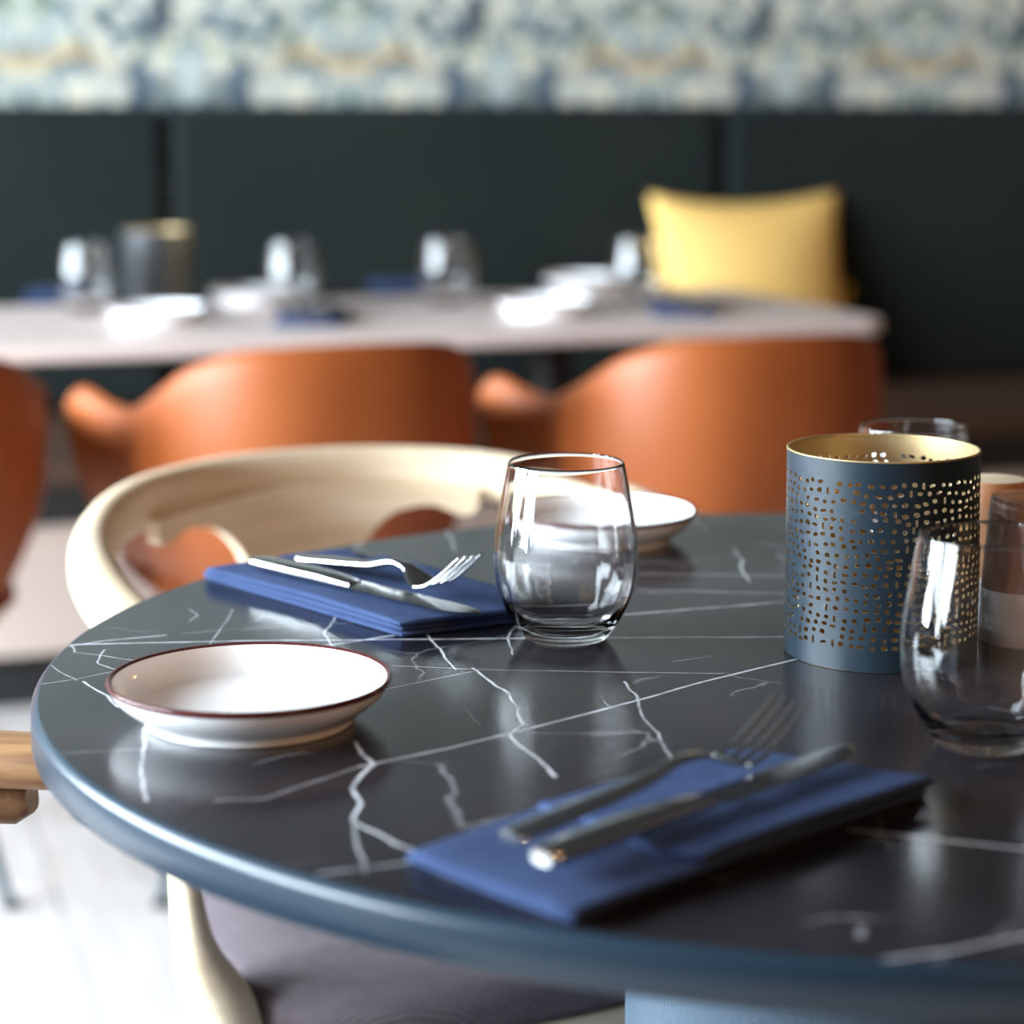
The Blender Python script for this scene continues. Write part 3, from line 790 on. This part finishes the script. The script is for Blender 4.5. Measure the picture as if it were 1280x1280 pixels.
# ------------------------------------------------------------------ perforated lantern
def lantern(label):
    t = thing('lantern', label, 'candle holder', group='perforated metal lanterns')
    R, Hh, th = 0.0575, 0.1245, 0.0011
    nc, nr = 58, 19
    z0, z1 = 0.0125, 0.1130
    rnd = random.Random(11)
    sw, sh = 2 * PI * R / nc, (z1 - z0) / nr
    # grid corner points (jittered), in unrolled coordinates
    off = [0.0]
    for j in range(nr): off.append(off[-1] + rnd.uniform(-.0030, .0030))
    def wave(i, j):
        a = 2 * PI * i / nc
        return .0010 * math.sin(7 * a + 1.1 * j) + .0007 * math.sin(13 * a - 0.7 * j)
    cor = [[(i * sw + off[j] + rnd.uniform(-.0011, .0011), z0 + j * sh + ((wave(i, j) + rnd.uniform(-.0006, .0006)) if 0 < j < nr else 0)) for i in range(nc)] for j in range(nr + 1)]
    vs = []; fs = []; mi = []
    def wrap(x, z, r): a = x / R; return (r * math.cos(a), r * math.sin(a), z)
    def vid(x, z, r): vs.append(wrap(x, z, r)); return len(vs) - 1
    layers = []
    for r in (R, R - th):
        C = [[vid(*cor[j][i], r) for i in range(nc)] for j in range(nr + 1)]
        layers.append(C)
    def mid(j, i, j2, i2):
        x1, zz1 = cor[j][i % nc]; x2, zz2 = cor[j2][i2 % nc]
        if i >= nc: x1 += 2 * PI * R
        if i2 >= nc: x2 += 2 * PI * R
        return ((x1 + x2) / 2, (zz1 + zz2) / 2)
    Hm = [[[vid(*mid(j, i, j, i + 1), r) for i in range(nc)] for j in range(nr + 1)] for r in (R, R - th)]
    Vm = [[[vid(*mid(j, i, j + 1, i), r) for i in range(nc)] for j in range(nr)] for r in (R, R - th)]
    for j in range(nr):
        for i in range(nc):
            i2 = (i + 1) % nc
            pts4 = [cor[j][i], cor[j][i2], cor[j + 1][i2], cor[j + 1][i]]
            xs = [p[0] + (2 * PI * R if (q in (1, 2) and i2 == 0) else 0) for q, p in enumerate(pts4)]
            cx = sum(xs) / 4 + rnd.uniform(-.0007, .0007); cz = sum(p[1] for p in pts4) / 4 + rnd.uniform(-.0006, .0006)
            kind = rnd.random()
            loops = []
            for l in (0, 1):
                C = layers[l]
                loops.append([C[j][i], Hm[l][j][i], C[j][i2], Vm[l][j][i2], C[j + 1][i2], Hm[l][j + 1][i], C[j + 1][i], Vm[l][j][i]])
            if kind < 0.05:                       # no hole here
                for l in (0, 1):
                    fs.append(tuple(loops[l])); mi.append(l)
                continue
            if kind < 0.14: rx, rz, p = 0.0009, rnd.uniform(.0020, .0024), 4
            elif kind < 0.24: rx, rz, p = rnd.uniform(.0019, .0023), 0.0010, 3
            else: rx, rz, p = rnd.uniform(.0013, .0021), rnd.uniform(.0012, .0016), 2.2
            tilt = rnd.uniform(-0.35, 0.35) if p < 4 else 0
            hl = []
            for l, r in ((0, R), (1, R - th)):
                ids = []
                for q in range(8):
                    a = -3 * PI / 4 + q * PI / 4
                    c, s = math.cos(a), math.sin(a)
                    ex = rx * math.copysign(abs(c) ** (2 / p), c); ez = rz * math.copysign(abs(s) ** (2 / p), s)
                    ids.append(vid(cx + ex * math.cos(tilt) - ez * math.sin(tilt), cz + ex * math.sin(tilt) + ez * math.cos(tilt), r))
                hl.append(ids)
            for q in range(8):
                q2 = (q + 1) % 8
                fs.append((loops[0][q], loops[0][q2], hl[0][q2], hl[0][q])); mi.append(0)
                fs.append((loops[1][q], hl[1][q], hl[1][q2], loops[1][q2])); mi.append(1)
                fs.append((hl[0][q], hl[0][q2], hl[1][q2], hl[1][q])); mi.append(1)
    mb = MB(); mb.v = vs; mb.f = fs; mb.m = mi
    # plain bands below and above the holes (same ring points)
    def band(j, zt):
        for l, r in ((0, R), (1, R - th)):
            ring = []
            for i in range(nc): ring += [layers[l][j][i], Hm[l][j][i]]
            top = []
            for i in range(nc):
                top.append(vid(cor[j][i][0], zt, r)); top.append(vid(mid(j, i, j, i + 1)[0], zt, r))
            for k in range(2 * nc):
                k2 = (k + 1) % (2 * nc)
                mb.f.append((ring[k], ring[k2], top[k2], top[k])); mb.m.append(l)
    band(0, 0.0004); band(nr, Hh - 0.001)
    mb.build('perforated_shell', [M['lantern'], M['gold']], t, smooth=35)
    mb = MB(); mb.lathe([(R + 0.00015, Hh - 0.0008), (R + 0.00025, Hh - 0.0003), (R - 0.0001, Hh + 0.0002), (R - 0.0012, Hh + 0.0002), (R - 0.0017, Hh - 0.0004), (R - 0.0014, Hh - 0.0016)], 116, closed=True)
    mb.build('rim', M['gold'], t, smooth=60)
    mb = MB(); mb.lathe([(0.0, 0.0), (R - 0.0013, 0.0), (R - 0.0013, 0.0008), (0.0, 0.0008)], 96); mb.build('bottom', M['gold'], t, smooth=30)
    return t
ln0 = lantern('dark slate perforated lantern with gold inside on the black table')
ln0.location = at(1099.5, 813); ln0.rotation_euler = (0, 0, 0.3)
# ------------------------------------------------------------------ salt and pepper mills
def mill(name, label, wood, top):
    t = thing(name, label, 'shaker', group='wooden shakers by the lantern')
    mb = MB(); mb.lathe([(0, 0), (0.0268, 0), (0.0275, 0.001), (0.0268, 0.034), (0.0, 0.034)], 48); mb.build('base', M['mill_white'], t)
    mb = MB(); mb.lathe([(0.0268, 0.0341), (0.0252, 0.055), (0.0228, 0.078), (0.0212, 0.090), (0.0200, 0.0920)], 48); mb.build('body', wood, t)
    mb = MB(); mb.lathe([(0.0200, 0.0920), (0.012, 0.0926), (0, 0.0926)], 48); mb.build('top', top, t)
    return t
ml = mill('shaker', 'wooden shaker with grey grain and white base at the right edge, nearer of the two', M['mill_wood_dark'], M['mill_wood'])
ml.location = at(1278, 803)
m2 = mill('shaker', 'paler wooden shaker half hidden behind the lantern', M['mill_wood'], M['oak'])
p = pt(1239, 775, T); m2.location = (p.x, p.y, T)

# ------------------------------------------------------------------ napkins
def napkin(name_label, layers, group='blue linen napkins under the cutlery'):
    c = sum((pt(x, y, T) for (x, y) in layers[0][0]), Vector()) / len(layers[0][0])
    t = thing('napkin', name_label, 'napkin', (c.x, c.y, T), group=group)
    for poly, z0, z1 in layers:
        P = [pt(x, y, T + z1) - c for (x, y) in poly]
        P = [(p.x, p.y) for p in P]
        # rounded, densified outline
        dens = []
        for a, b_ in zip(P, P[1:] + P[:1]):
            L = math.hypot(b_[0] - a[0], b_[1] - a[1]); k = max(2, int(L / 0.012))
            for i in range(k): dens.append((a[0] + (b_[0] - a[0]) * i / k, a[1] + (b_[1] - a[1]) * i / k))
        mb = soft_slab(dens, z0, z1)
        mb.build('folded_layer', M['napkin'], t, smooth=70)
    return t
def soft_slab(poly, z0, z1):
    h = (z1 - z0) / 2
    cx = sum(p[0] for p in poly) / len(poly); cy = sum(p[1] for p in poly) / len(poly)
    n = len(poly)
    nrm = []
    for i, (x, y) in enumerate(poly):
        a = poly[i - 1]; b_ = poly[(i + 1) % n]
        tx, ty = b_[0] - a[0], b_[1] - a[1]; l = math.hypot(tx, ty) or 1
        nx, ny = ty / l, -tx / l
        if nx * (x - cx) + ny * (y - cy) < 0: nx, ny = -nx, -ny
        nrm.append((nx, ny))
    rings = []
    for k in range(7):
        a = -PI / 2 + PI * k / 6
        rings.append([(x - nx * h * (1 - math.cos(a)), y - ny * h * (1 - math.cos(a)), z0 + h + h * math.sin(a)) for (x, y), (nx, ny) in zip(poly, nrm)])
    # inner rings on the top with gentle waves
    def wv(x, y): return 0.0006 * math.sin(x * 75 + 1.3) * math.cos(y * 60) + 0.0004 * math.sin(x * 160 + y * 120)
    for f in (0.8, 0.55, 0.3, 0.02):
        rings.append([(cx + (x - cx) * f, cy + (y - cy) * f, z1 + wv(x * f, y * f) * (1 if f < .75 else 0.4)) for (x, y) in poly])
    mb = MB(); vs = []; fs = []
    for r in rings: vs += r
    for i in range(len(rings) - 1):
        for k in range(n): fs.append((i * n + k, i * n + (k + 1) % n, (i + 1) * n + (k + 1) % n, (i + 1) * n + k))
    fs.append(tuple(range(n - 1, -1, -1))); fs.append(tuple(range((len(rings) - 1) * n, len(rings) * n)))
    mb.add(vs, fs)
    return mb
FZ = 0.0135
napkin('blue folded linen napkin lying nearest the camera under knife and fork', [
    ([(507, 1066), (600, 1040), (690, 1020), (900, 972), (1158, 985), (1010, 1035), (885, 1080), (800, 1112), (716, 1146), (610, 1108)], 0.0002, 0.0045),
    ([(676, 1006), (930, 936), (1165, 974), (1030, 1020), (890, 1078), (716, 1138), (600, 1095), (512, 1062)], 0.0045, 0.0085),
    ([(672, 1002), (925, 932), (1168, 970), (1010, 1020), (880, 1066), (822, 1058), (730, 1020)], 0.0085, FZ)])
BZ = 0.011
napkin('blue folded linen napkin at the left rear of the black table under knife and fork', [
    ([(256, 719), (330, 705), (470, 700), (640, 742), (650, 772), (502, 791), (380, 755)], 0.0002, 0.0035),
    ([(254, 714), (385, 692), (436, 688), (620, 730), (648, 765), (502, 783), (380, 748)], 0.0035, 0.0072),
    ([(258, 709), (386, 688), (436, 685), (456, 699), (480, 693), (540, 707), (630, 735), (645, 760), (500, 777), (390, 743)], 0.0072, BZ)])

# ------------------------------------------------------------------ cutlery
def fork(label, Lf=0.205):
    t = thing('fork', label, 'fork', group='polished steel forks')
    k = Lf / 0.205
    zc = [(0, 0.0030), (0.03, 0.0045), (0.09, 0.0075), (0.118, 0.0120), (0.132, 0.0112), (0.146, 0.0055), (0.156, 0.0026), (0.166, 0.0040), (0.185, 0.0125), (0.205, 0.0245)]
    hw = [(0, 0.006), (0.004, 0.0085), (0.03, 0.0088), (0.09, 0.0055), (0.115, 0.0042), (0.135, 0.0062), (0.148, 0.0122), (0.156, 0.0136), (0.166, 0.0136)]
    thk = [(0, 0.0022), (0.09, 0.0026), (0.118, 0.0022), (0.15, 0.0011), (0.205, 0.0009)]
    P = []; sc = []
    for i in range(57):
        s = 0.160 * i / 56
        P.append((s * k, 0, lerp_tab(zc, s))); sc.append(ell(lerp_tab(hw, s), lerp_tab(thk, s), 16, 2.6))
    m_ = int(57 * 0.80)
    mb = MB(); mb.sweep(P[:m_ + 1], sc[:m_ + 1]); mb.build('handle', M['steel'], t, smooth=50)
    mb = MB(); mb.sweep(P[m_:], sc[m_:]); mb.build('head', M['steel'], t, smooth=50)
    for q in range(4):
        y = (q - 1.5) * 0.0077
        P2 = []; s2 = []
        for i in range(17):
            s = 0.156 + 0.049 * i / 16
            f = i / 16
            P2.append((s * k, y * (1 - 0.10 * f), lerp_tab(zc, s))); w = 0.0020 * (1 - 0.45 * f ** 2)
            s2.append(ell(w, 0.0010 - 0.0004 * f, 12, 2.5))
        mb = MB(); mb.sweep(P2, s2); mb.build('tine', M['steel'], t, smooth=50)
    return t
def knife(label, Lk=0.224):
    t = thing('knife', label, 'knife', group='polished steel knives')
    P = []; sc = []
    for i in range(33):
        s = 0.108 * i / 32
        P.append((s, 0, 0.0045 + 0.0010 * math.sin(s / 0.108 * PI)))
        sc.append(ell(lerp_tab([(0, 0.0055), (0.005, 0.0085), (0.05, 0.0092), (0.1, 0.0072), (0.108, 0.0066)], s), lerp_tab([(0, 0.003), (0.006, 0.0042), (0.08, 0.004), (0.108, 0.0026)], s), 16, 2.8))
    mb = MB(); mb.sweep(P, sc); mb.build('handle', M['steel'], t, smooth=50)
    # blade: straight back, belly and rounded tip
    top = []
    nb = 30
    vs = []; fs = []
    for i in range(nb + 1):
        s = 0.106 + (Lk - 0.106) * i / nb
        f = i / nb
        yb = -0.0065 - 0.0045 * min(1, f * 12) + 0.011 * max(0, (f - 0.72) / 0.28) ** 2.0
        ys = 0.0065 - 0.0035 * max(0, (f - 0.82) / 0.18) ** 2
        if i == nb: yb = ys - 0.001
        for (y, z) in ((yb, 0.0047), ((yb * .4 + ys * .6), 0.0062), (ys, 0.0060), (ys, 0.0040), ((yb * .4 + ys * .6), 0.0036)):
            vs.append((s, y, z))
    for i in range(nb):
        for q in range(5): fs.append((i * 5 + q, i * 5 + (q + 1) % 5, (i + 1) * 5 + (q + 1) % 5, (i + 1) * 5 + q))
    fs.append((4, 3, 2, 1, 0)); fs.append(tuple(nb * 5 + q for q in range(5)))
    mb = MB(); mb.add(vs, fs); mb.build('blade', M['steel_blade'], t, smooth=30)
    return t
def aim(o, a, b_, z):                             # lie along a -> b
    o.location = (a.x, a.y, z); o.rotation_euler = (0, 0, math.atan2(b_.y - a.y, b_.x - a.x))
ZF = T + FZ + 0.0008
kn = knife('steel knife on the front napkin partly under the fork'); aim(kn, pt(676, 1086, ZF), pt(1085, 940, ZF), ZF)
fk = fork('steel fork resting over the knife on the front napkin'); aim(fk, pt(636, 1062, ZF), pt(948, 962, ZF), ZF + 0.0022); fk.rotation_euler.y = -0.026; fk.scale = (0.93, 0.95, 0.95)   # head lies on the knife
ZK = T + BZ + 0.0008
k2 = dup(kn, (0, 0, 0), 0, 'steel knife on the left rear napkin with its blade towards the middle glass'); aim(k2, pt(318, 709, ZK), pt(576, 771, ZK), ZK)
f2 = dup(fk, (0, 0, 0), 0, 'steel fork on the left rear napkin beside the knife'); fa = pt(376, 699, ZK + .004); aim(f2, fa, fa + Vector((0.68, -0.73, 0)), ZK + .002); f2.rotation_euler.y = -0.02; f2.scale = (0.86, 0.92, 1.1)

# ------------------------------------------------------------------ far table setting
def far(px, py): return at(px, py, 0.74)
dup(gl, far(109, 391), 0.2, 'blurred glass at the left end of the far table beside the far lantern')
dup(gl, far(365, 389), 1.2, 'blurred glass on the far table next to the left saucers')
dup(gl, far(558, 383), 2.0, 'blurred glass in the middle of the far table')
dup(gl, far(797, 383), 0.7, 'blurred glass on the far table in front of the yellow cushion')
dup(ln0, far(197, 382), 1.0, 'blurred perforated lantern on the far table')
dup(sc0, far(195, 402), 0.0, 'blurred saucer before the far lantern near the table edge')
dup(sc0, far(315, 378), 0.0, 'blurred saucer right of the far lantern beside a glass')
dup(sc0, far(680, 392), 0.0, 'blurred saucer nearest the front edge in the middle of the far table')
dup(sc0, far(731, 361), 0.0, 'blurred saucer at the rear of the far table left of the cushion')
def small_napkin(label, px, py, rz):
    t = thing('napkin', label, 'napkin', far(px, py), rz, 'blue napkins on the far table')
    for i, (w, d) in enumerate(((0.20, 0.105), (0.195, 0.10), (0.15, 0.10))):
        r = round_rect(-w / 2, w / 2, -d / 2, d / 2, 0.004, 3)
        soft_slab(r, 0.0002 + 0.0036 * i, 0.0038 + 0.0036 * i).build('folded_layer', M['napkin'], t, smooth=70)
    return t
for (px, py, a, what) in ((392, 401, ROOM + 1.25, 'left'), (855, 389, ROOM + 1.25, 'right')):
    small_napkin('blue napkin under cutlery on the near %s part of the far table' % what, px, py, a)
    c = Vector(far(px, py))
    d = Vector((math.cos(a), math.sin(a), 0)); nrm = Vector((-d.y, d.x, 0))
    s = c - d * 0.105 + nrm * 0.012; dup(fk, (s.x, s.y, 0.7525), a, 'blurred fork on the %s napkin of the far table' % what)
    s = c - d * 0.105 - nrm * 0.02; dup(kn, (s.x, s.y, 0.7525), a, 'blurred knife on the %s napkin of the far table' % what)
small_napkin('blue napkin at the rear left of the far table behind the leftmost glass', 72, 372, ROOM + 1.4)
small_napkin('blue napkin at the rear of the far table left of the middle glass', 500, 360, ROOM + 1.4)

# ------------------------------------------------------------------ yellow cushion
cu = thing('cushion', 'yellow square cushion leaning on the dark green bench back', 'cushion', RW(1.972, 4.43, 0.452), ROOM + 0.10)
W, CH = 0.238, 0.218
mb = MB(); n = 28; vs = []; fs = []
def cpos(i, j):
    u, v = -1 + 2 * i / n, -1 + 2 * j / n
    x = W * u * (1 - 0.11 * (1 - v * v)); z = CH * v * (1 - 0.13 * (1 - u * u))
    th = 0.075 * (max(0, 1 - u ** 2) * max(0, 1 - v ** 2)) ** 0.55
    return x, z, th
for sgn in (1, -1):
    for j in range(n + 1):
        for i in range(n + 1):
            x, z, th = cpos(i, j); vs.append((x, -sgn * th, z))
m1 = n + 1
for l in (0, 1):
    for j in range(n):
        for i in range(n):
            a = l * m1 * m1 + j * m1 + i; fs.append((a, a + 1, a + m1 + 1, a + m1))
mb.add(vs, fs)
bm = bmesh.new()
cov = mb.build('cover', M['yellow'], cu, smooth=70)
bm.from_mesh(cov.data); bmesh.ops.remove_doubles(bm, verts=bm.verts, dist=1e-5); bmesh.ops.recalc_face_normals(bm, faces=bm.faces); bm.to_mesh(cov.data); bm.free()
TILT = Matrix.Rotation(math.radians(-13), 4, 'X')
cov.matrix_local = Matrix.Translation((0, 0, 0.217)) @ TILT
mb = MB(); P = []
for (i0, j0, di, dj) in ((0, 0, 1, 0), (n, 0, 0, 1), (n, n, -1, 0), (0, n, 0, -1)):
    for k in range(n):
        x, z, th = cpos(i0 + di * k, j0 + dj * k); P.append((x, 0, z))
P.append(P[0])
mb.sweep(P, [ell(0.0045, 0.0045, 8)] * len(P), up=Vector((0, 1, 0)))
pi_ = mb.build('piping', M['yellow_pipe'], cu, smooth=60); pi_.matrix_local = cov.matrix_local.copy()
